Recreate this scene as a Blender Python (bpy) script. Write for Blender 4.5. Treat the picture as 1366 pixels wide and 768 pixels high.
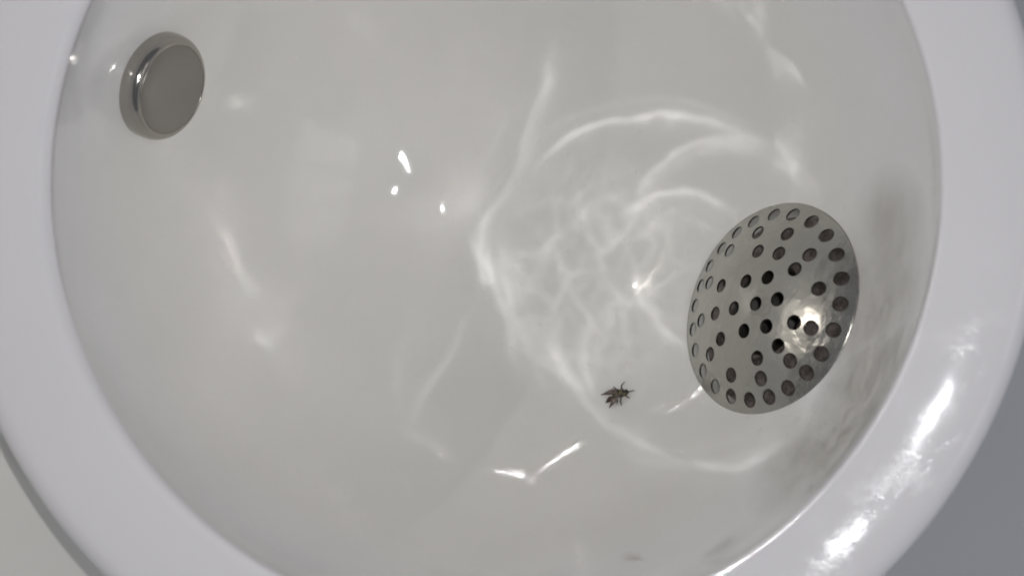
import bpy, bmesh, math, random
from mathutils import Vector, Matrix
from mathutils import noise as mnoise
from mathutils.geometry import delaunay_2d_cdt
random.seed(7)
for o in list(bpy.data.objects):
    bpy.data.objects.remove(o, do_unlink=True)
C = bpy.context.scene.collection
S = bpy.context.scene
PI = math.pi

# ---------------------------------------------------------------- frames
# basin frame: origin at the centre of the bowl's opening, z out of the opening.
# world frame: x along the wall, y into the wall, z up.
B, ROLL = math.radians(50), math.radians(20)
E1 = Vector((math.cos(ROLL), -math.sin(ROLL), 0))      # down and outwards along the opening
ZC = Vector((0, 0, 1))
UP = math.cos(B) * ZC - math.sin(B) * E1
FR = math.sin(B) * ZC + math.cos(B) * E1               # straight out of the wall
XW = Vector((math.sin(ROLL), math.cos(ROLL), 0))
M = Matrix(((*XW, 0), (*(-FR), 0), (*UP, 0.42), (0, 0, 0, 1)))   # basin -> world

# ---------------------------------------------------------------- camera, world, lamps
cam_b = Vector((0.00564, -0.03382, 0.46))
cd = bpy.data.cameras.new('camera')
cd.sensor_width = 36; cd.lens = 18 / math.tan(math.radians(20))
cd.clip_start = 0.01; cd.clip_end = 50
cd.dof.use_dof = True; cd.dof.focus_distance = 0.55; cd.dof.aperture_fstop = 7
cam = bpy.data.objects.new('camera', cd); C.objects.link(cam)
cam.matrix_world = M @ Matrix.Translation(cam_b)
S.camera = cam

W = bpy.data.worlds.new('World'); S.world = W; W.use_nodes = True
bg = W.node_tree.nodes['Background']
bg.inputs['Color'].default_value = (0.90, 0.93, 1.0, 1); bg.inputs['Strength'].default_value = 0.15

def lamp(name, kind, pos_b, energy, color, target_b=None, **kw):
    ld = bpy.data.lights.new(name, kind); ld.energy = energy; ld.color = color
    for k, v in kw.items(): setattr(ld, k, v)
    o = bpy.data.objects.new(name, ld); C.objects.link(o)
    p = M @ Vector(pos_b); o.location = p
    if target_b is not None:
        d = (M @ Vector(target_b)) - p
        o.rotation_euler = d.to_track_quat('-Z', 'Y').to_euler()
    return o
lamp('overhead_lamp', 'POINT', (-0.556, 0.19, 0.33), 1.0, (1.0, 0.93, 0.87), shadow_soft_size=0.003)
for k in (-1, 0, 1):
    lamp('window_light', 'AREA', (1.03 + 0.02*k, -0.17 + 0.25*k, 0.9 - 0.02*k), 0.24, (1.0, 0.94, 0.91), (-0.068, 0.021, -0.13), shape='RECTANGLE', size=0.2, size_y=0.42)
lamp('phone_flash', 'POINT', cam_b + Vector((0.016, 0.014, 0.0)), 3.2, (1.0, 0.985, 0.965), shadow_soft_size=0.0035)
for dx, dy in ((-0.058, -0.092), (0.062, 0.092)):
    lamp('ceiling_lamp', 'AREA', (0.555 + dx, -0.316 + dy, 1.5), 1.2, (0.97, 0.98, 1.0), (0.13, -0.1, 0),
         shape='RECTANGLE', size=0.05, size_y=0.04)

SPOT_W = 10.5
rnd = random.Random(3)
# added spot imitating light bounced about the glazed bowl, its beam broken into filaments
ARCS = [
    (0.0426, -0.0297, 0.0659, 1.659, 0.683, 1.0, 0.002),
    (0.0701, -0.0087, 0.0342, 1.582, 1.322, 0.8, 0.0021),
    (0.0537, -0.0271, 0.0319, 1.604, 0.735, 0.9, 0.0018),
    (0.0535, -0.0318, 0.0254, 1.71, 0.783, 0.35, 0.0021),
    (-0.1403, 0.0789, 0.1427, -0.353, 0.257, 0.8, 0.0022),
    (0.0098, -0.0192, 0.0369, 3.076, 0.396, 0.9, 0.002),
    (-0.1331, -0.0809, 0.1227, 0.364, 0.211, 0.6, 0.0024),
    (0.0436, -0.0213, 0.0609, -2.618, 0.589, 0.8, 0.0021),
    (0.0774, -0.0255, 0.082, -2.379, 0.469, 0.8, 0.0022),
    (0.0572, -0.0562, 0.0476, -1.18, 0.568, 0.7, 0.0031),
    (0.0549, -0.0565, 0.0493, -1.533, 0.656, 0.5, 0.0024),
    (0.044, -0.0599, 0.0288, 3.198, 0.596, 0.6, 0.0018),
    (0.079, -0.0201, 0.0438, -2.725, 0.499, 0.6, 0.0018),
    (-0.2924, 0.0643, 0.2816, -0.481, 0.105, 0.45, 0.0024),
    (-0.0326, -0.0408, 0.0567, -1.85, 0.183, 0.7, 0.002),
    (-0.0292, -0.066, 0.0317, 2.985, 0.628, 0.22, 0.0028),
    (0.0788, -0.068, 0.0235, -0.533, 0.436, 0.9, 0.0028),
    (0.0524, -0.0532, 0.0629, 2.355, 0.535, 0.35, 0.0028)]
BASE = [(x, y, r, m_, h, w_*0.8, d_*0.8) for x, y, r, m_, h, w_, d_ in ARCS]
ARCS, SIDES = list(BASE), [1 if k in (4, 6, 12) else -1 for k in range(len(BASE))]
for rep_ in range(3):
    for k, (x, y, r, m_, h, w_, d_) in enumerate(BASE[:13]):
        j = 0.0025*(rep_ + 1)
        ARCS.append((x + rnd.uniform(-j, j), y + rnd.uniform(-j, j), r*rnd.uniform(1 - .03*(rep_ + 1), 1 + .02*(rep_ + 1)), m_ + rnd.uniform(-.15, .15), h*rnd.uniform(.6, 1.1), w_*(0.55, 0.45, 0.35)[rep_], d_*0.6))
        SIDES.append(SIDES[k])
SPOT_B = Vector((0.02, 0.0, 0.9))
spot = lamp('caustic_gobo', 'SPOT', SPOT_B, SPOT_W, (1.0, 0.99, 1.0), None, spot_size=math.radians(19), spot_blend=0.3, shadow_soft_size=0.0015)
spot.matrix_world = M @ Matrix.Translation(SPOT_B)
ld = spot.data; ld.use_nodes = True; nt = ld.node_tree; LK = nt.links.new
em = nt.nodes['Emission']
def op(o, a, b=None, c=None, clamp=False):
    n = nt.nodes.new('ShaderNodeMath'); n.operation = o; n.use_clamp = clamp
    for i, x in enumerate((a, b, c)):
        if x is None: continue
        if isinstance(x, (int, float)): n.inputs[i].default_value = x
        else: LK(x, n.inputs[i])
    return n.outputs[0]
geo = nt.nodes.new('ShaderNodeNewGeometry')
def along(v):
    n = nt.nodes.new('ShaderNodeVectorMath'); n.operation = 'DOT_PRODUCT'
    LK(geo.outputs['Incoming'], n.inputs[0]); n.inputs[1].default_value = tuple(M.to_3x3() @ Vector(v)); return n.outputs['Value']
iz = along((0, 0, -1))
gx, gy = op('DIVIDE', along((1, 0, 0)), iz), op('DIVIDE', along((0, 1, 0)), iz)
cmb = nt.nodes.new('ShaderNodeCombineXYZ'); LK(gx, cmb.inputs[0]); LK(gy, cmb.inputs[1])
def noise(scale, detail, off=0.0, rough=0.5):
    n = nt.nodes.new('ShaderNodeTexNoise'); n.noise_dimensions = '3D'; n.inputs['Scale'].default_value = scale
    n.inputs['Detail'].default_value = detail; n.inputs['Roughness'].default_value = rough
    va = nt.nodes.new('ShaderNodeVectorMath'); va.operation = 'ADD'; LK(cmb.outputs[0], va.inputs[0]); va.inputs[1].default_value = (off, off*1.7, off*.3)
    LK(va.outputs[0], n.inputs['Vector']); return n.outputs['Fac']
wx = op('MULTIPLY_ADD', op('SUBTRACT', noise(60, 2, 3.1), 0.5), 0.008, gx)
wy = op('MULTIPLY_ADD', op('SUBTRACT', noise(60, 2, 7.7), 0.5), 0.008, gy)
STRAND = op('MULTIPLY_ADD', noise(150, 2, 2.2), 2.0, 0.1)
total = None
for k, (ux, uy, r, mid, half, wgt, wid) in enumerate(ARCS):
    dx, dy = op('SUBTRACT', wx, ux), op('SUBTRACT', wy, uy)
    d = op('SUBTRACT', op('SQRT', op('ADD', op('MULTIPLY', dx, dx), op('MULTIPLY', dy, dy))), r)
    q = op('DIVIDE', d, wid*0.52)
    side = SIDES[k]           # a fold of light: sharp outside, trailing off inside
    q = op('MULTIPLY', q, side); pos, neg = op('MAXIMUM', q, 0.0), op('MINIMUM', q, 0.0)
    line = op('DIVIDE', op('SUBTRACT', 1.0, op('MULTIPLY', pos, 0.055), clamp=True),
              op('MULTIPLY', op('MULTIPLY_ADD', op('MULTIPLY', neg, neg), 1.6, 1.0), op('MULTIPLY_ADD', op('MULTIPLY', pos, STRAND), 0.9, 1.0)))
    ca, sa = math.cos(mid), math.sin(mid)
    u, v = op('ADD', op('MULTIPLY', dx, ca), op('MULTIPLY', dy, sa)), op('SUBTRACT', op('MULTIPLY', dy, ca), op('MULTIPLY', dx, sa))
    an = op('ABSOLUTE', op('ARCTAN2', v, u))
    fade = op('DIVIDE', op('SUBTRACT', half*1.15, an), half*0.45, clamp=True)
    I = op('MULTIPLY', op('MULTIPLY', line, fade), wgt)
    total = I if total is None else op('ADD', total, I)
total = op('MULTIPLY', total, op('MULTIPLY_ADD', op('POWER', noise(55, 3, 1.3), 1.5), 4.2, 0.05))
# fine net inside the fan of lines
nx = op('MULTIPLY_ADD', op('SUBTRACT', noise(38, 3, 13.1), 0.5), 0.030, gx)
ny = op('MULTIPLY_ADD', op('SUBTRACT', noise(38, 3, 17.7), 0.5), 0.030, gy)
cb2 = nt.nodes.new('ShaderNodeCombineXYZ'); LK(nx, cb2.inputs[0]); LK(op('MULTIPLY', ny, 0.75), cb2.inputs[1])
def web(scale, w):
    n = nt.nodes.new('ShaderNodeTexVoronoi'); n.voronoi_dimensions = '2D'; n.feature = 'DISTANCE_TO_EDGE'; n.inputs['Scale'].default_value = scale
    LK(cb2.outputs[0], n.inputs['Vector'])
    q = op('DIVIDE', n.outputs['Distance'], w)
    return op('DIVIDE', 1.0, op('ADD', 1.0, op('MULTIPLY', q, q)))
ex, ey = op('DIVIDE', op('SUBTRACT', gx, 0.0185), 0.044), op('DIVIDE', op('SUBTRACT', gy, -0.028), 0.050)
inside = op('SUBTRACT', 1.25, op('ADD', op('MULTIPLY', ex, ex), op('MULTIPLY', ey, ey)), clamp=True)
patch = op('POWER', noise(48, 3, 21.0), 1.6)
net = op('MULTIPLY', inside, op('ADD', 0.16, op('MULTIPLY', patch, op('ADD', op('MULTIPLY', web(62, 0.055), 1.5), op('MULTIPLY', web(125, 0.07), 1.0)))))
LK(op('ADD', total, net), em.inputs['Strength'])

S.view_settings.view_transform = 'Standard'
S.view_settings.look = 'None'
S.view_settings.exposure = 0.03
S.view_settings.gamma = 1
S.cycles.use_denoising = True
S.cycles.filter_width = 1.9
S.cycles.max_bounces = 10
S.cycles.diffuse_bounces = 6
S.cycles.glossy_bounces = 6
S.cycles.blur_glossy = 0.0
S.cycles.caustics_reflective = True
S.cycles.sample_clamp_indirect = 0.0

# ---------------------------------------------------------------- helpers
def link(name, me, mat, parent=None, smooth=True):
    o = bpy.data.objects.new(name, me); C.objects.link(o)
    if mat: me.materials.append(mat)
    if smooth:
        for p in me.polygons: p.use_smooth = True
    if parent: o.parent = parent
    return o
def mesh(name, verts, faces):
    me = bpy.data.meshes.new(name); me.from_pydata([tuple(v) for v in verts], [], faces); me.update(); return me
def empty(name, mw):
    o = bpy.data.objects.new(name, None); C.objects.link(o); o.matrix_world = mw; o.empty_display_size = 0.02; return o
def tag(o, label=None, cat=None, group=None, kind=None):
    for k, v in (('label', label), ('category', cat), ('group', group), ('kind', kind)):
        if v: o[k] = v
    return o
def grid(rows, closed=True):
    n = len(rows[0]); v = [p for r in rows for p in r]; f = []
    for i in range(len(rows) - 1):
        for j in range(n if closed else n - 1):
            k = (j + 1) % n
            f.append((i*n + j, i*n + k, (i+1)*n + k, (i+1)*n + j))
    return v, f
def lathe(profile, n=96):
    return grid([[Vector((r*math.cos(2*PI*j/n), r*math.sin(2*PI*j/n), z)) for j in range(n)] for r, z in profile])
def frame(origin, normal, xdir=None):
    z = Vector(normal).normalized(); x = Vector(xdir) if xdir else z.cross(Vector((0, 0, 1)))
    x = (x - z * x.dot(z)).normalized(); y = z.cross(x)
    return Matrix(((x.x, y.x, z.x, origin[0]), (x.y, y.y, z.y, origin[1]), (x.z, y.z, z.z, origin[2]), (0, 0, 0, 1)))

# ---------------------------------------------------------------- materials
def mat(name):
    m = bpy.data.materials.new(name); m.use_nodes = True
    nt = m.node_tree; return m, nt, nt.nodes['Principled BSDF']
def nd(nt, t, **kw):
    n = nt.nodes.new(t)
    for k, v in kw.items():
        if k in n.inputs: n.inputs[k].default_value = v
        else: setattr(n, k, v)
    return n
def porcelain(name, col, rough=0.045, wave=0.07):
    m, nt, b = mat(name); L = nt.links.new
    b.inputs['Base Color'].default_value = (*col, 1); b.inputs['Roughness'].default_value = rough
    b.inputs['IOR'].default_value = 1.52
    tc = nd(nt, 'ShaderNodeTexCoord')
    n1 = nd(nt, 'ShaderNodeTexNoise', Scale=26.0, Detail=2.0)
    n2 = nd(nt, 'ShaderNodeTexNoise', Scale=9.0, Detail=4.0)
    L(tc.outputs['Object'], n1.inputs['Vector']); L(tc.outputs['Object'], n2.inputs['Vector'])
    bp = nd(nt, 'ShaderNodeBump', Strength=1.0, Distance=wave*0.01)
    L(n1.outputs['Fac'], bp.inputs['Height']); L(bp.outputs['Normal'], b.inputs['Normal'])
    mx = nd(nt, 'ShaderNodeMix', data_type='RGBA')
    mx.inputs[6].default_value = (*[c*0.93 for c in col], 1); mx.inputs[7].default_value = (*[min(1, c*1.03) for c in col], 1)
    L(n2.outputs['Fac'], mx.inputs[0]); L(mx.outputs[2], b.inputs['Base Color'])
    return m
M_rim = porcelain('rim_porcelain', (0.765, 0.755, 0.785))  # same glaze as the bowl, tinted for the cooler light it gets
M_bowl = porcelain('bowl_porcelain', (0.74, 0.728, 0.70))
def dress_rim(m):                  # dried splashes dull the gloss over the front of the rim
    nt = m.node_tree; L = nt.links.new; b = nt.nodes['Principled BSDF']
    tc = nd(nt, 'ShaderNodeTexCoord'); n = nd(nt, 'ShaderNodeTexNoise', Scale=85.0, Detail=5.0, Roughness=0.6)
    L(tc.outputs['Object'], n.inputs['Vector'])
    ds = nd(nt, 'ShaderNodeVectorMath', operation='DISTANCE'); L(tc.outputs['Object'], ds.inputs[0]); ds.inputs[1].default_value = (0.145, -0.075, 0)
    near = nd(nt, 'ShaderNodeMapRange', clamp=True); L(ds.outputs['Value'], near.inputs['Value'])
    for k, v in (('From Min', 0.10), ('From Max', 0.02), ('To Min', 0), ('To Max', 1)): near.inputs[k].default_value = v
    th = nd(nt, 'ShaderNodeMapRange', clamp=True); L(n.outputs['Fac'], th.inputs['Value'])
    for k, v in (('From Min', 0.49), ('From Max', 0.68), ('To Min', 0), ('To Max', 1)): th.inputs[k].default_value = v
    mu = nd(nt, 'ShaderNodeMath', operation='MULTIPLY'); L(near.outputs[0], mu.inputs[0]); L(th.outputs[0], mu.inputs[1])
    r1_ = nd(nt, 'ShaderNodeMath', operation='MULTIPLY_ADD'); L(near.outputs[0], r1_.inputs[0]); r1_.inputs[1].default_value = 0.06; r1_.inputs[2].default_value = 0.05
    ro = nd(nt, 'ShaderNodeMath', operation='MULTIPLY_ADD'); L(mu.outputs[0], ro.inputs[0]); ro.inputs[1].default_value = 0.16; L(r1_.outputs[0], ro.inputs[2])
    L(ro.outputs[0], b.inputs['Roughness'])
    bp = next(x for x in nt.nodes if x.type == 'BUMP')
    b2 = nd(nt, 'ShaderNodeBump', Strength=1.0, Distance=0.00005); L(mu.outputs[0], b2.inputs['Height']); L(bp.outputs['Normal'], b2.inputs['Normal'])
    L(b2.outputs['Normal'], b.inputs['Normal'])
dress_rim(M_rim)
def dress_bowl(m):                 # cooler light near the rim put into the colour, a brown smear at one side
    nt = m.node_tree; L = nt.links.new; b = nt.nodes['Principled BSDF']
    old = b.inputs['Base Color'].links[0].from_socket
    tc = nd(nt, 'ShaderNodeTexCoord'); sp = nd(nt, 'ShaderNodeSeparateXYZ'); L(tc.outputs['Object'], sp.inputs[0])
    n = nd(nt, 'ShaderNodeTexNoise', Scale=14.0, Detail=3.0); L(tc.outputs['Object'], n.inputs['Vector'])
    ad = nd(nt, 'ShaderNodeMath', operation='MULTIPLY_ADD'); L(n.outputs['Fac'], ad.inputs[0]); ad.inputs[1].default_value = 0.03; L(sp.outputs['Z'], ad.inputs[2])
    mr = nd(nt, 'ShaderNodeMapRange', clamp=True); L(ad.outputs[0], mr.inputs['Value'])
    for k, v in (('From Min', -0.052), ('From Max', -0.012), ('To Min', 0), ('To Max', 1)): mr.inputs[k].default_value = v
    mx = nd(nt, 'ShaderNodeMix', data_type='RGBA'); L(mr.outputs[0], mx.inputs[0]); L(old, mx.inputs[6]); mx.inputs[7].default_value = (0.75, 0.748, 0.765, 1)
    ds = nd(nt, 'ShaderNodeVectorMath', operation='DISTANCE'); L(tc.outputs['Object'], ds.inputs[0]); ds.inputs[1].default_value = STAIN
    near = nd(nt, 'ShaderNodeMapRange', clamp=True); L(ds.outputs['Value'], near.inputs['Value'])
    for k, v in (('From Min', 0.013), ('From Max', 0.004), ('To Min', 0), ('To Max', 1)): near.inputs[k].default_value = v
    mp = nd(nt, 'ShaderNodeMapping'); L(tc.outputs['Object'], mp.inputs[0]); mp.inputs['Scale'].default_value = (60, 420, 60)
    n2 = nd(nt, 'ShaderNodeTexNoise', Scale=1.0, Detail=3.0); L(mp.outputs[0], n2.inputs['Vector'])
    th = nd(nt, 'ShaderNodeMapRange', clamp=True); L(n2.outputs['Fac'], th.inputs['Value'])
    for k, v in (('From Min', 0.54), ('From Max', 0.72), ('To Min', 0), ('To Max', 0.55)): th.inputs[k].default_value = v
    mu = nd(nt, 'ShaderNodeMath', operation='MULTIPLY'); L(near.outputs[0], mu.inputs[0]); L(th.outputs[0], mu.inputs[1])
    m2 = nd(nt, 'ShaderNodeMix', data_type='RGBA'); L(mu.outputs[0], m2.inputs[0]); L(mx.outputs[2], m2.inputs[6]); m2.inputs[7].default_value = (0.36, 0.29, 0.24, 1)
    # dark reflections beside the drain painted in as grey, with ripple bumps
    refl_mask = None
    for c, r in REFL_PATCHES:
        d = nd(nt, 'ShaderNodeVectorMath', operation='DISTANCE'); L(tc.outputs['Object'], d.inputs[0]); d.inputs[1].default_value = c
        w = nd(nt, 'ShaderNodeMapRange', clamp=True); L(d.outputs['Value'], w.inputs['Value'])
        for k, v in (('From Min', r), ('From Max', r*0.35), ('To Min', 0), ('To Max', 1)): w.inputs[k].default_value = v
        if refl_mask is None: refl_mask = w.outputs[0]
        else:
            mxx = nd(nt, 'ShaderNodeMath', operation='MAXIMUM'); L(refl_mask, mxx.inputs[0]); L(w.outputs[0], mxx.inputs[1]); refl_mask = mxx.outputs[0]
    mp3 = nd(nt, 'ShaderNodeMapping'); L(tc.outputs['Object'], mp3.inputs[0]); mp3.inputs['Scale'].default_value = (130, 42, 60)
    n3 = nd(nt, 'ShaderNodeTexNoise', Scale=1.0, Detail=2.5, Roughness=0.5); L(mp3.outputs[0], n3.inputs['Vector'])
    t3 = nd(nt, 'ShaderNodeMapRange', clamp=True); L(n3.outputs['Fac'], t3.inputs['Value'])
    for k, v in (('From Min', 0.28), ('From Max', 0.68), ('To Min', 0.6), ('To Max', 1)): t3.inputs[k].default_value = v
    m3 = nd(nt, 'ShaderNodeMath', operation='MULTIPLY'); L(refl_mask, m3.inputs[0]); L(t3.outputs[0], m3.inputs[1])
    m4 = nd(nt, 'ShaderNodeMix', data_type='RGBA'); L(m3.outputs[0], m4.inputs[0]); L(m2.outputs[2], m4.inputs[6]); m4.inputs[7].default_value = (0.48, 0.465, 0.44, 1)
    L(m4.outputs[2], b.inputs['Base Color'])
    bp = next(x for x in nt.nodes if x.type == 'BUMP')
    hm = nd(nt, 'ShaderNodeMath', operation='MULTIPLY'); L(refl_mask, hm.inputs[0]); L(n3.outputs['Fac'], hm.inputs[1])
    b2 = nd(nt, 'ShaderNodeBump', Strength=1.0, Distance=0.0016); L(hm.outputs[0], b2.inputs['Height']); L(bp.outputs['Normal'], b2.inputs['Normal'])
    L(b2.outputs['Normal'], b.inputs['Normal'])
    dl = nd(nt, 'ShaderNodeVectorMath', operation='DISTANCE'); L(tc.outputs['Object'], dl.inputs[0]); dl.inputs[1].default_value = (-0.098, -0.02, -0.095)
    wl = nd(nt, 'ShaderNodeMapRange', clamp=True); L(dl.outputs['Value'], wl.inputs['Value'])      # dry, duller glaze low on the wall side
    for k, v in (('From Min', 0.068), ('From Max', 0.035), ('To Min', 0.045), ('To Max', 0.16)): wl.inputs[k].default_value = v
    L(wl.outputs[0], b.inputs['Roughness'])
REFL_PATCHES = [((0.1326, -0.038, -0.034), 0.040), ((0.138, -0.016, -0.031), 0.027), ((0.127, -0.063, -0.019), 0.032), ((0.110, -0.0894, -0.0226), 0.032), ((0.1206, -0.078, -0.012), 0.024)]  # centres and radii of the painted grey reflections
STAIN = (0.0483, -0.1321, -0.0347)
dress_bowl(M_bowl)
def metal(name, col, rough, bump=0.0, scale=60):
    m, nt, b = mat(name); L = nt.links.new
    b.inputs['Base Color'].default_value = (*col, 1); b.inputs['Metallic'].default_value = 1; b.inputs['Roughness'].default_value = rough
    tc = nd(nt, 'ShaderNodeTexCoord'); n = nd(nt, 'ShaderNodeTexNoise', Scale=scale, Detail=5.0)
    L(tc.outputs['Object'], n.inputs['Vector'])
    mr = nd(nt, 'ShaderNodeMapRange'); mr.inputs['To Min'].default_value = rough*0.7; mr.inputs['To Max'].default_value = rough*1.4
    L(n.outputs['Fac'], mr.inputs['Value']); L(mr.outputs['Result'], b.inputs['Roughness'])
    if bump:
        bp = nd(nt, 'ShaderNodeBump', Strength=1.0, Distance=bump); L(n.outputs['Fac'], bp.inputs['Height']); L(bp.outputs['Normal'], b.inputs['Normal'])
    return m
M_steel = metal('strainer_steel', (0.48, 0.47, 0.435), 0.22, 0.0008, 75)
M_chrome = metal('nozzle_metal', (0.43, 0.41, 0.38), 0.12)
M_face = metal('nozzle_face_metal', (0.30, 0.285, 0.265), 0.3)
def plain(name, col, rough=0.6):
    m, nt, b = mat(name); b.inputs['Base Color'].default_value = (*col, 1); b.inputs['Roughness'].default_value = rough; return m
def scaly(name, c1, c2):
    m, nt, b = mat(name); L = nt.links.new; b.inputs['Roughness'].default_value = 0.12
    tc = nd(nt, 'ShaderNodeTexCoord'); n = nd(nt, 'ShaderNodeTexNoise', Scale=190.0, Detail=5.0, Roughness=0.65)
    L(tc.outputs['Object'], n.inputs['Vector'])
    cr = nd(nt, 'ShaderNodeValToRGB'); cr.color_ramp.elements[0].position = 0.38; cr.color_ramp.elements[1].position = 0.64
    cr.color_ramp.elements[0].color = (*c1, 1); cr.color_ramp.elements[1].color = (*c2, 1)
    L(n.outputs['Fac'], cr.inputs['Fac']); L(cr.outputs['Color'], b.inputs['Base Color'])
    bp = nd(nt, 'ShaderNodeBump', Strength=1.0, Distance=0.0008); L(n.outputs['Fac'], bp.inputs['Height']); L(bp.outputs['Normal'], b.inputs['Normal'])
    return m
M_wellfloor = scaly('drain_scale_shade', (0.075, 0.062, 0.056), (0.25, 0.215, 0.205))  # stained floor, its colour also darkened for the shade under the strainer
M_dark = plain('pipe_dark', (0.02, 0.018, 0.015), 0.5)

def plaster(name, col, rough, scale):
    m, nt, b = mat(name); L = nt.links.new; b.inputs['Roughness'].default_value = rough
    tc = nd(nt, 'ShaderNodeTexCoord'); n = nd(nt, 'ShaderNodeTexNoise', Scale=scale, Detail=6.0)
    L(tc.outputs['Object'], n.inputs['Vector'])
    mx = nd(nt, 'ShaderNodeMix', data_type='RGBA')
    mx.inputs[6].default_value = (*[c*0.93 for c in col], 1); mx.inputs[7].default_value = (*[c*1.07 for c in col], 1)
    L(n.outputs['Fac'], mx.inputs[0]); L(mx.outputs[2], b.inputs['Base Color'])
    bp = nd(nt, 'ShaderNodeBump', Strength=0.3, Distance=0.002); L(n.outputs['Fac'], bp.inputs['Height']); L(bp.outputs['Normal'], b.inputs['Normal'])
    return m
M_wall = plaster('wall_paint', (0.84, 0.83, 0.785), 0.55, 8)
M_floor = plaster('floor_grey', (0.65, 0.665, 0.715), 0.5, 6)

# ---------------------------------------------------------------- setting
WALL_Y = 0.157
def slab(name, x0, x1, y0, y1, z0, z1, m):
    v = [(x, y, z) for x in (x0, x1) for y in (y0, y1) for z in (z0, z1)]
    f = [(0,1,3,2), (4,6,7,5), (0,4,5,1), (2,3,7,6), (0,2,6,4), (1,5,7,3)]
    return tag(link(name, mesh(name, v, f), m, smooth=False), kind='structure')
slab('wall', -2, 2, WALL_Y, WALL_Y + 0.12, 0, 2.6, M_wall)
slab('floor', -2, 2, -3, WALL_Y, -0.1, 0, M_floor)

# ---------------------------------------------------------------- urinal
SEED = Vector((4*3.3, 4*1.7, 4*5.1))
R = 0.145; K = Vector((-0.100, -0.035))
def shear(p):                      # the bowl's bottom sits off the opening's axis
    d = -p.z
    return Vector((p.x + K.x*d, p.y + K.y*d, p.z))
urinal = empty('urinal', M.copy())
tag(urinal, 'white glazed porcelain urinal with a wide round rim mounted on the wall', 'urinal')
A_p = Vector((0.10728, -0.04277, -0.07852))                     # middle of the drain on the bowl
A_q = Vector((A_p.x + K.x*A_p.z, A_p.y + K.y*A_p.z, A_p.z)).normalized()
TX = A_q.cross(Vector((0, 0, 1))).normalized(); TY = A_q.cross(TX)
NC, A0 = 240, math.asin(0.0400 / R)
cols = []
for j in range(NC):
    ph = 2*PI*j/NC; t = TX*math.cos(ph) + TY*math.sin(ph)
    e = math.atan2(-A_q.z, t.z)
    if e < 0: e += PI
    cols.append((t, e))
rows = []
NR = 90
for i in range(NR + 1):
    s = i/NR
    rows.append([shear(R*(A_q*math.cos(A0 + (e-A0)*s) + t*math.sin(A0 + (e-A0)*s))) for t, e in cols])
for i, rw in enumerate(rows):       # hand-glazed unevenness, none at the rim and at the drain
    k = min(1, i/12, (NR - i)/14)
    for j, p in enumerate(rw):
        q = p*17 + SEED
        h = mnoise.noise(q) + 0.35*mnoise.noise(q*2.3 + Vector((4, 1, 7)))
        rw[j] = p + p.normalized()*h*0.0013*k*k*(3 - 2*k)
v, f = grid(rows)
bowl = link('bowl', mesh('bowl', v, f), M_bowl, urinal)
# rim: rolls over from the bowl's edge, crowned top, rounded outer edge, outer shell
az = [math.atan2((A_q*math.cos(e) + t*math.sin(e)).y, (A_q*math.cos(e) + t*math.sin(e)).x) for t, e in cols]
r0, r1 = R + 0.004, 0.1735
z0 = 0.0045
def rim_prof(a):
    rl = 0.0013 + 0.0052*max(0, math.cos(a - math.radians(165)))**1.5
    prof = [(R, -0.0005)]
    for k in range(0, 9):
        t = PI - k/8*(PI/2 - 0.10); prof.append((R + rl + rl*math.cos(t), z0 - rl + rl*math.sin(t)))
    ra, za = prof[-1]
    for k in range(1, 12):
        u = k/12; prof.append((ra + (r1 - ra)*u, za + 0.0005*math.sin(PI*u)))
    ro = 0.0085
    for k in range(0, 10):
        t = PI/2 - 0.08 - k/9*(PI/2 - 0.08); prof.append((r1 - 0.0007 + ro*math.cos(t), za - ro + ro*math.sin(t)))
    re = prof[-1][0]
    return prof + [(re, -0.012), (re, -0.03), (re - 0.002, -0.07), (re - 0.012, -0.13), (re - 0.05, -0.19), (0.02, -0.215)]
PR = [rim_prof(a) for a in az]
v, f = grid([[Vector((PR[j][i][0]*math.cos(a), PR[j][i][0]*math.sin(a), PR[j][i][1])) for j, a in enumerate(az)] for i in range(len(PR[0]))])
rim = link('rim', mesh('rim', v, f), M_rim, urinal)

# drain well under the strainer
DC, DN = Vector((0.10285, -0.04123, -0.07511)), Vector((-0.76394, 0.26557, 0.58810))
DT = frame(DC, DN, (0.32836, 0.94455, 0))
def off_lathe(prof, n):
    return [[DT @ Vector((-r*math.cos(2*PI*j/n), r*math.sin(2*PI*j/n) + o, z)) for j in range(n)] for r, z, o in prof]
side_rows = off_lathe([(0.0397, -0.0022, 0), (0.0393, -0.0060, 0), (0.0385, -0.0080, 0)], NC)
v, f = grid([rows[0]] + side_rows)
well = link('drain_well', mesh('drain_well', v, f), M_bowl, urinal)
v, f = grid([side_rows[-1]] + off_lathe([(0.037, -0.0088, 0), (0.028, -0.0096, .005), (0.0195, -0.0105, .011), (0.0182, -0.0118, .012), (0.018, -0.06, .012)], NC))
link('drain_floor', mesh('drain_floor', v, f), M_wellfloor, urinal)
v, f = grid(off_lathe([(0.0179, -0.0128, .012), (0.0174, -0.0130, .012), (0.017, -0.055, .012), (0.0001, -0.055, .012)], 64))
link('drain_pipe', mesh('drain_pipe', v, f), M_dark, urinal)

v, f = grid([[DT @ Vector(((0.0418 + 0.0003*math.cos(t))*math.cos(2*PI*j/120), (0.0418 + 0.0003*math.cos(t))*math.sin(2*PI*j/120), -0.0005 + 0.0004*math.sin(t))) for j in range(120)] for t in [k*2*PI/8 for k in range(9)]])
link('drain_seal', mesh('drain_seal', v, f), M_wellfloor, urinal)
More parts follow.
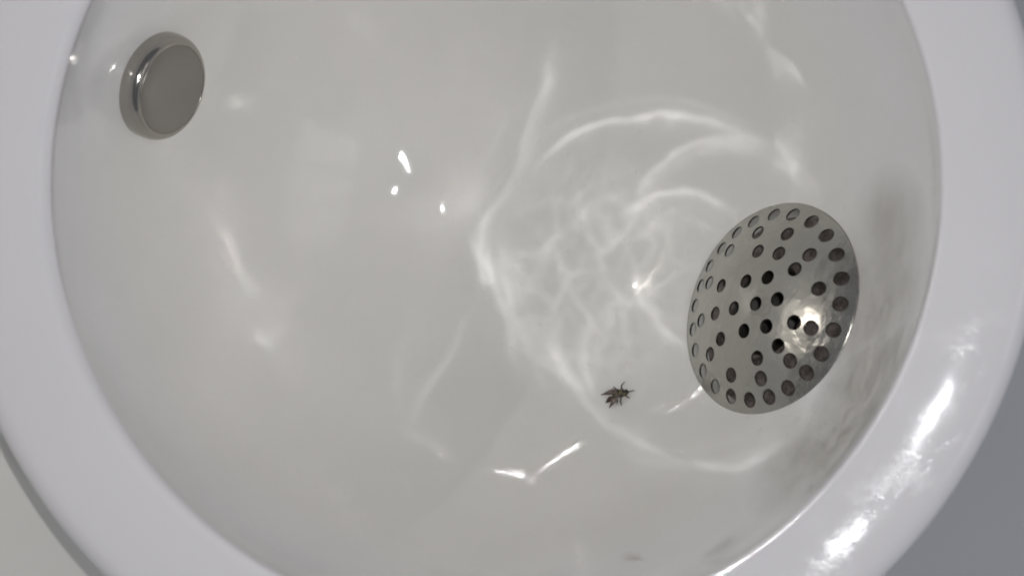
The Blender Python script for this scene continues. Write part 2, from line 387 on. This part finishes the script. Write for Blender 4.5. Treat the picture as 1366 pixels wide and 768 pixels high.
# flush nozzle
NP_, NN = Vector((-0.12774, 0.04240, -0.06595)), Vector((0.86217, -0.31815, 0.39426))
NT = frame(NP_ - NN*0.003, NN)
prof = [(0.0198, 0), (0.0204, 0.0008), (0.0204, 0.0066)]
for k in range(1, 10):
    a = k/9*PI/2*0.97; prof.append((0.0172 + 0.0032*math.cos(a), 0.0066 + 0.0050*math.sin(a)))
prof += [(0.0170, 0.0116), (0.01695, 0.0113)]
v, f = lathe(prof, 96)
nz = link('flush_nozzle', mesh('flush_nozzle', [NT @ p for p in v], f), M_chrome, urinal)
v, f = lathe([(0.01690, 0.0108), (0.01688, 0.01155), (0.0167, 0.0116), (0.008, 0.0113), (0.0001, 0.0112)], 96)
link('nozzle_face', mesh('nozzle_face', [NT @ p for p in v], f), M_face, nz)

# ---------------------------------------------------------------- strainer
HOLES = [(33.0, 21.5), (36.0, 10.9), (36.5, 1.1), (34.4, -8.9), (30.3, -17.8), (24.2, -25.0), (16.5, -30.6), (8.0, -34.0), (27.5, 29.6), (19.8, 36.6), (10.8, 40.5), (0.9, 42.0), (-8.4, 40.0), (26.4, 13.0), (28.3, -2.3), (17.0, 24.8), (19.1, 7.1), (20.2, -3.6), (22.6, -16.6), (15.9, -13.7), (2.6, 29.4), (2.6, 19.7), (6.7, 6.1), (10.2, -3.8), (11.4, -26.1), (3.4, -11.9), (-18.4, 35.5), (-25.8, 28.9), (-32.1, 20.0), (-35.6, 10.3), (-36.8, 0.5), (-35.5, -9.2), (-31.8, -17.9), (-26.2, -25.1), (-18.5, -30.5), (-10.5, -34.0), (-1.3, -35.2), (-12.5, 26.9), (-8.4, 17.8), (-4.5, 7.4), (-0.5, -3.0), (-17.1, 10.6), (-11.5, -1.2), (-7.4, -11.0), (-23.9, 15.6), (-28.8, 1.4), (-19.6, -10.3), (-26.3, -13.4), (-12.9, -18.2), (-16.7, -24.2), (-3.0, -21.8), (-3.1, -28.7)]
RB, HB = 0.0417, 0.0098
RS = (RB*RB + HB*HB)/(2*HB)
def cap(u, v, off=0.0):
    r = math.hypot(u, v); q = RS + off
    return Vector((u, v, HB - RS + math.sqrt(max(q*q - r*r, 0))))
def build_strainer():
    pts, edges = [], []
    def ring(cx, cy, r, n, a0=0.0, con=True):
        b = len(pts)
        for k in range(n): pts.append(Vector((cx + r*math.cos(a0 + 2*PI*k/n), cy + r*math.sin(a0 + 2*PI*k/n))))
        if con: edges.extend((b + k, b + (k+1) % n) for k in range(n))
    centres = []
    for u, v in HOLES:
        u, v = u/1000, v/1000; r = math.hypot(u, v)
        if r > 0.033:
            u, v = u*0.0364/r, v*0.0364/r
        centres.append((u, v)); ring(u, v, 0.00282, 22, random.random())
    ring(0, 0, RB - 0.0003, 140)
    for i in range(-30, 31):                     # filling points keep the cap round
        for j in range(-34, 35):
            u, v = (i + (j & 1)*0.5)*0.0026, j*0.0023
            if math.hypot(u, v) < RB - 0.002 and all(math.hypot(u-a, v-b) > 0.0042 for a, b in centres): pts.append(Vector((u, v)))
    V, _, F, *_ = delaunay_2d_cdt(pts, edges, [], 0, 1e-7)
    keep = []
    for f in F:
        m = sum((V[i] for i in f), Vector((0, 0)))/len(f)
        if m.length < RB and all(math.hypot(m.x-a, m.y-b) > 0.00275 for a, b in centres): keep.append(tuple(f))
    bm = bmesh.new(); T = 0.0009
    top = [bm.verts.new(cap(p.x, p.y)) for p in V]; bot = [bm.verts.new(cap(p.x, p.y, -T)) for p in V]
    cnt = {}
    for f in keep:
        bm.faces.new([top[i] for i in f]); bm.faces.new([bot[i] for i in reversed(f)])
        for a, b in zip(f, f[1:] + f[:1]): cnt[(a, b)] = 1
    for a, b in cnt:
        if (b, a) not in cnt: bm.faces.new((top[b], top[a], bot[a], bot[b]))
    for q in [q for q in bm.verts if not q.link_faces]: bm.verts.remove(q)
    bm.normal_update()
    for e in bm.edges:
        if len(e.link_faces) == 2 and e.calc_face_angle() > 0.7: e.smooth = False
    me = bpy.data.meshes.new('perforated_dome'); bm.to_mesh(me); bm.free(); return me
strainer = empty('drain_strainer', M @ DT)
tag(strainer, 'domed round steel strainer full of round holes over the drain', 'strainer')
link('perforated_dome', build_strainer(), M_steel, strainer)
e0 = cap(RB - 0.0003, 0).z
prof = [(RB - 0.0005, e0 + 0.0001), (RB, e0 - 0.0001), (RB + 0.0002, e0 - 0.0006), (RB + 0.0002, e0 - 0.0016), (RB - 0.0006, e0 - 0.0018), (RB - 0.0007, e0 - 0.0010)]
v, f = lathe(prof, 140)
link('strainer_edge', mesh('strainer_edge', v, f), M_steel, strainer)

# ---------------------------------------------------------------- fly
FP, FN = Vector((0.04962, -0.07720, -0.10942)), Vector((-0.41021, 0.49693, 0.76471))
FT = frame(FP, FN, (1, 0.03, 0))
fly = empty('fly', M @ FT @ Matrix.Scale(1.22, 4))
tag(fly, 'small dark brown fly on the white bowl, left of the holed steel strainer', 'fly')
def fly_mat(name, c1, c2, rough, scale=900):
    m, nt, b = mat(name); L = nt.links.new; b.inputs['Roughness'].default_value = rough
    tc = nd(nt, 'ShaderNodeTexCoord'); n = nd(nt, 'ShaderNodeTexNoise', Scale=scale, Detail=2.0)
    L(tc.outputs['Object'], n.inputs['Vector'])
    cr = nd(nt, 'ShaderNodeValToRGB'); cr.color_ramp.elements[0].position = 0.40; cr.color_ramp.elements[1].position = 0.66
    cr.color_ramp.elements[0].color = (*c1, 1); cr.color_ramp.elements[1].color = (*c2, 1)
    L(n.outputs['Fac'], cr.inputs['Fac']); L(cr.outputs['Color'], b.inputs['Base Color']); return m
M_fly = fly_mat('fly_body', (0.014, 0.012, 0.008), (0.20, 0.165, 0.085), 0.5)
M_wing = fly_mat('fly_wing', (0.035, 0.026, 0.021), (0.22, 0.17, 0.145), 0.4, 700)
M_wingd = fly_mat('fly_wing_dark', (0.025, 0.015, 0.012), (0.07, 0.04, 0.035), 0.5, 700)
M_leg = plain('fly_leg', (0.035, 0.026, 0.020), 0.5)
mm = 0.001
st = [(-2.6, .05, 0), (-2.3, .55, 0), (-1.6, .85, .05), (-.9, .95, .1), (-.35, .75, .1), (-.1, .8, .12), (.5, 1.15, .2), (1.1, 1.2, .2), (1.7, .95, .15), (1.95, .55, .1), (2.2, .75, .05), (2.6, .8, 0), (3.0, .55, -.05), (3.2, .05, -.1)]
rws = []
for x, r, dz in st:
    rws.append([Vector((x*mm, 1.3*r*math.cos(2*PI*k/16)*mm*random.uniform(.93, 1.07), (1.15 + dz + .85*r*math.sin(2*PI*k/16))*mm)) for k in range(16)])
v, f = grid(rws)
body = link('body', mesh('body', v, f), M_fly, fly)
def tube(pts, radii, n=7):
    rs = []
    for i, p in enumerate(pts):
        d = (pts[min(i+1, len(pts)-1)] - pts[max(i-1, 0)]).normalized()
        a = d.cross(Vector((0.3, 0.2, 1))).normalized(); b = d.cross(a)
        rs.append([p + (a*math.cos(2*PI*k/n) + b*math.sin(2*PI*k/n))*radii[i] for k in range(n)])
    return grid(rs)
LEGS = [[(.2, .6, .9), (-.2, 1.5, 1.5), (-1.9, 2.0, .9), (-2.6, 3.3, .1)], [(.5, .7, .9), (-.9, 1.7, 1.7), (-1.4, 2.5, .8), (-2.3, 3.9, .1)],
        [(1.2, .8, .9), (1.0, 2.2, 1.7), (1.2, 3.4, .9), (1.8, 4.6, .1)], [(.2, -.6, .9), (-.6, -1.7, 1.5), (-1.0, -2.4, .8), (-1.5, -3.0, .1)],
        [(.7, -.8, .9), (.5, -2.0, 1.6), (.1, -2.9, .8), (.0, -3.9, .1)], [(1.5, -.6, .9), (2.2, -1.3, 1.2), (2.5, -1.5, .6), (3.1, -1.9, .1)]]
for lg in LEGS:
    v, f = tube([Vector(p)*mm for p in lg], [.30*mm, .26*mm, .22*mm, .12*mm]); link('leg', mesh('leg', v, f), M_leg, fly)
v, f = tube([Vector(p)*mm for p in ((2.9, 0, 1.0), (3.8, .25, .7), (5.0, .4, .35))], [.26*mm, .2*mm, .16*mm]); link('proboscis', mesh('proboscis', v, f), M_leg, fly)
def wing(root, tip, w, m, lift):
    r, t = Vector(root)*mm, Vector(tip)*mm; d = t - r; s = Vector((-d.y, d.x, 0)).normalized()
    top = []; n = 14
    wv = [0.12, .35, .6, .8, .93, 1, 1, .95, .85, .68, .5, .35, .22, .1]
    for k in range(n):
        u = k/(n-1); c = r + d*u + Vector((0, 0, lift*mm*math.sin(PI*u)))
        top.append([c + s*w*mm*wv[k]*q + Vector((0, 0, .18*mm*(1 - q*q))) for q in (-1, -.5, 0, .5, 1)])
    lo = [[p - Vector((0, 0, .07*mm)) for p in reversed(rw)] for rw in top]
    v, f = grid([a + b for a, b in zip(top, lo)])
    return link('wing', mesh('wing', v, f), m, fly)
wing((.6, .5, 2.1), (-6.8, 1.6, .5), .95, M_wing, .5)
wing((.5, -.6, 2.1), (-4.2, -3.9, .4), 1.0, M_wing, .4)
w = wing((-1.9, -.9, 1.5), (-5.4, -1.7, .4), 1.0, M_wingd, .35); w['label'] = 'dark blotched folded wing'

# ---------------------------------------------------------------- water
mw = bpy.data.materials.new('water'); mw.use_nodes = True; nt = mw.node_tree; nt.nodes.clear()
wo, wm, wt, wg, wf, wb, wx = [nt.nodes.new(t) for t in ('ShaderNodeOutputMaterial', 'ShaderNodeMixShader', 'ShaderNodeBsdfTransparent', 'ShaderNodeBsdfGlossy', 'ShaderNodeFresnel', 'ShaderNodeNewGeometry', 'ShaderNodeMath')]
wx.operation = 'MULTIPLY_ADD'; wx.inputs[1].default_value = -1; wx.inputs[2].default_value = 1; nt.links.new(wb.outputs['Backfacing'], wx.inputs[0])
wy_ = nt.nodes.new('ShaderNodeMath'); wy_.operation = 'MULTIPLY'; nt.links.new(wx.outputs[0], wy_.inputs[0]); nt.links.new(wf.outputs[0], wy_.inputs[1])
wf.inputs['IOR'].default_value = 1.33; wg.inputs['Roughness'].default_value = 0.06
for x, y in ((wy_.outputs[0], wm.inputs[0]), (wt.outputs[0], wm.inputs[1]), (wg.outputs[0], wm.inputs[2]), (wm.outputs[0], wo.inputs[0])): nt.links.new(x, y)
dv, df = [], []
def drop(p, n, r, flat=0.55, stretch=None):
    t = frame(p, n, stretch); b0 = len(dv); nseg = 9
    el = 1.0 if stretch is None else random.uniform(1.2, 2.2)
    for i in range(3):
        a = i/3*PI/2
        for k in range(nseg): dv.append(t @ Vector((el*r*math.cos(a)*math.cos(2*PI*k/nseg), r*math.cos(a)*math.sin(2*PI*k/nseg), flat*r*math.sin(a) - 0.04*r)))
    dv.append(t @ Vector((0, 0, flat*r)))
    for i in range(2):
        for k in range(nseg): df.append((b0+i*nseg+k, b0+i*nseg+(k+1) % nseg, b0+(i+1)*nseg+(k+1) % nseg, b0+(i+1)*nseg+k))
    for k in range(nseg): df.append((b0+2*nseg+k, b0+2*nseg+(k+1) % nseg, b0+3*nseg))
def rim_z(r):
    u = (r - r0)/(r1 - r0); return z0 + 0.0005*math.sin(PI*max(0, min(1, u)))
for _ in range(280):
    a = math.radians(random.choice([random.gauss(-38, 9), random.gauss(-18, 7), random.gauss(-5, 12)]))
    r = random.uniform(r0 + .001, r1 - .002)
    drop((r*math.cos(a), r*math.sin(a), rim_z(r)), (0, 0, 1), random.choice([.12, .2, .28, .4, .55])*mm)
for _ in range(190):                             # beads and short runs beside the strainer
    ph = random.gauss(-1.25, 0.55); d = TX*math.cos(ph) + TY*math.sin(ph); th = A0 + 0.016 + abs(random.gauss(0.03, 0.09))
    if th > A0 + 0.27: continue
    q = A_q*math.cos(th) + d*math.sin(th)
    drop(shear(q*R), -q, random.choice([.2, .3, .4, .6, .9])*mm, 0.5, tuple(A_q) if random.random() < .4 else None)
o = link('water_droplets', mesh('water_droplets', [M @ p for p in dv], df), mw)
tag(o, 'tiny clear water beads scattered over the front of the rim and beside the strainer', 'water', kind='stuff')
